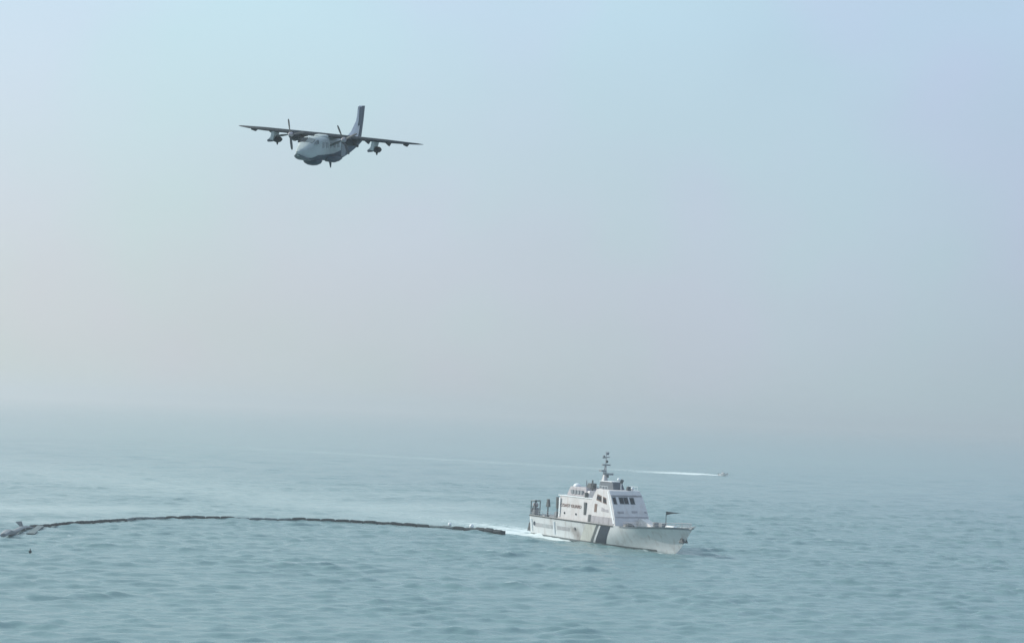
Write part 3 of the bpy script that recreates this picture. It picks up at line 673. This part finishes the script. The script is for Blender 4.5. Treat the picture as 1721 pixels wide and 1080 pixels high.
    wing('tailplane', [(-8.1, .7, -3.0, -.32, .05), (-7.3, 1.35, 0, -.32, .10), (-8.1, .7, 3.0, -.32, .05)], 'plane_wing', A)
    return A
build_plane()

# ------------------------------------------------------------------ floating oil boom
def wave_z(x, y):
    z = 0.0
    for kx, ky, a_, ph, lam in WAVES: z += a_ * math.sin(kx * x + ky * y + ph)
    return z * 0.45
def catmull(P, n):
    P = [Vector((p[0], p[1], 0)) for p in P]; P = [P[0] * 2 - P[1]] + P + [P[-1] * 2 - P[-2]]; o = []
    for i in range(1, len(P) - 2):
        for k in range(n):
            t = k / n; a, b, c, d = P[i - 1:i + 3]
            o.append(.5 * ((2 * b) + (-a + c) * t + (2 * a - 5 * b + 4 * c - d) * t * t + (-a + 3 * b - 3 * c + d) * t ** 3))
    o.append(P[-2]); return o
def build_boom():
    path = catmull(BOOM_XY[2:], 12)
    cum = [0.0]
    for a, b in zip(path, path[1:]): cum.append(cum[-1] + (b - a).length)
    tot = cum[-1]
    def at(s):
        s = min(max(s, 0), tot)
        for i in range(len(cum) - 1):
            if cum[i + 1] >= s: return path[i].lerp(path[i + 1], (s - cum[i]) / (cum[i + 1] - cum[i] + 1e-9))
        return path[-1]
    B = thing('oil_boom', 'long dark floating oil boom curving across the sea behind the ship', 'oil boom', (0, 0, 0))
    seg = 2.9; n = int(tot / seg); seg = tot / n; i = 0
    tone = random.Random(3)
    run = 'boom_mid'
    for k in range(n):
        f = k / n
        if k % 3 == 0: run = tone.choice(['boom_black', 'boom_mid', 'boom_black', 'boom_black', 'boom_mid'])
        if f > .91: run = 'boom_black'
        if .30 < f < .36 or .50 < f < .56 or .84 < f < .88: run = 'boom_grey'
        r = .24 + .05 * tone.random() + (.14 if f > .91 else 0) + (.04 if f > .78 else 0)
        if run == 'boom_grey': r *= .85
        s0 = k * seg + .08; s1 = (k + 1) * seg - .08; rings = []
        for q in range(7):
            s = s0 + (s1 - s0) * q / 6; p = at(s); t = (at(s + .3) - at(s - .3)).normalized(); nn = Vector((-t.y, t.x, 0))
            z = wave_z(p.x, p.y) * .8 + .10 + r * .8
            rr = r * (0.75 if q in (0, 6) else 1)
            rings.append([(p.x + nn.x * rr * math.cos(2 * PI * j / 8), p.y + nn.y * rr * math.cos(2 * PI * j / 8), z + rr * math.sin(2 * PI * j / 8)) for j in range(8)])
        o = MB().loft(rings).build('float_segment', run, B, smooth=True)
        if k < n - 1:
            p = at(s1 + .08); t = (at(s1 + .4) - at(s1 - .3)).normalized(); z = wave_z(p.x, p.y) + .1
            MB().tube((p.x - t.x * .25, p.y - t.y * .25, z), (p.x + t.x * .25, p.y + t.y * .25, z), .2, n=6).build('joint', 'boom_mid', B)
    e = at(tot)
    MB().box(e.x - .5, e.x + .5, e.y - .3, e.y + .5, -.3, .75).build('end_connector', 'boom_black', B, bevel=.06)
    # the loose far end: a folded tail, an upright flap and a hanging skirt
    p0 = Vector((-82.6, 340.5, .3)); rings = []
    pts = [(-82.5, 346.0, .1, .3), (-82.9, 341.5, .5, .55), (-82.5, 337.0, .6, .6), (-81.9, 331.0, .45, .7), (-81.5, 326.5, .5, .85), (-81.3, 323, .8, .95), (-81.2, 320, .5, .6)]
    for k, (x, y, z, r) in enumerate(pts):
        r *= .72
        rings.append([(x + r * math.cos(2 * PI * j / 10) * (1 + .15 * math.sin(j * 3 + k)), y + .3 * math.sin(j), z + .75 * r * math.sin(2 * PI * j / 10)) for j in range(10)])
    MB().loft(rings).build('folded_tail', 'mid_grey', B, smooth=True, label='thick grey folded end of the boom')
    MB().loft([[(-82.9, 338.6, .3), (-82.1, 338.6, .3), (-82.1, 339.2, .3), (-82.9, 339.2, .3)],
               [(-83.2, 338.5, .9), (-82.6, 338.5, .9), (-82.6, 339.0, .9), (-83.2, 339.0, .9)],
               [(-83.9, 338.5, 1.55), (-82.9, 338.5, 1.7), (-82.9, 338.8, 1.7), (-83.9, 338.8, 1.5)]]).build('upright_flap', 'mid_grey', B, smooth=True)
    MB().loft([[(-82.0, 346.5, .55), (-80.9, 346.5, .55), (-80.9, 347.1, .35), (-82.0, 347.1, .35)],
               [(-81.3, 340, .25), (-80.2, 340, .25), (-80.2, 340.4, .1), (-81.3, 340.4, .1)],
               [(-80.1, 331, .22), (-78.7, 331, .22), (-78.7, 331.3, 0), (-80.1, 331.3, 0)]]).build('skirt_flap', 'boom_grey', B)
    for x, y, lb in ((-10.8, 391.2, 'small white marker float on the boom, the one farther from the ship'), (-6.4, 388.0, 'brighter white marker float on the boom, the one nearer the ship')):
        z = wave_z(x, y)
        t = thing('marker_float', lb, 'buoy', (x, y, max(z, 0) + .45), group='white marker floats on the boom')
        MB().ball((0, 0, .42), .36 if x < -8 else .45, n=14, m=8, sz=1.1).build('float_ball', 'white_gloss', t, smooth=True)
        MB().tube((0, 0, -.1), (0, 0, .2), .16, n=8).build('collar', 'boom_black', t)
    t = thing('marker_float', 'tiny dark float bobbing alone in front of the left end of the boom', 'buoy', (-70.1, 292.6, .1))
    MB().ball((0, 0, .1), .24, n=10).build('float_ball', 'boom_black', t, smooth=True)
    MB().tube((0, 0, .2), (0, 0, .55), .06).build('stub_mast', 'boom_black', t)
build_boom()

# ------------------------------------------------------------------ distant speedboat
def build_speedboat():
    T = thing('speedboat', 'tiny white speedboat far off at the head of its bright wake', 'boat', (93.0, 844, .1), (0, math.radians(-4), math.radians(-37)))
    T.scale = (.6, .6, .6)
    hw = [(-3.5, .95, 1.15, .75), (-1, 1.1, 1.25, .75), (1.5, 1.0, 1.35, .6), (3, .6, 1.5, .3), (4.2, .06, 1.65, .04)]
    MB().loft([[(x, -w_, zt), (x, -b, .1 + (x > 2) * .3), (x, 0, -.3 + (x > 2) * .5), (x, b, .1 + (x > 2) * .3), (x, w_, zt)] for x, w_, zt, b in hw]).build('hull', 'house_white', T)
    cb = MB().box(-1, 1, -.7, .7, 1.2, 2.2, (.5, .1, .1, .1)).build('cabin', 'house_white', T)
    MB().add([(1.02, -.6, 1.35), (1.02, .6, 1.35), (.62, .55, 2.1), (.62, -.55, 2.1), (.9, -.6, 1.35), (.9, .6, 1.35), (.5, .55, 2.1), (.5, -.55, 2.1)],
             [(0, 1, 2, 3), (7, 6, 5, 4), (0, 4, 5, 1), (1, 5, 6, 2), (2, 6, 7, 3), (3, 7, 4, 0)]).build('windscreen', 'glass', cb)
    MB().box(-4.1, -3.5, -.3, .3, .3, 1.7).build('outboard_motor', 'dark_metal', T)
    MB().tube((-.6, 0, 2.2), (-.6, 0, 4.0), .05).build('aerial', 'dark_metal', T)
build_speedboat()
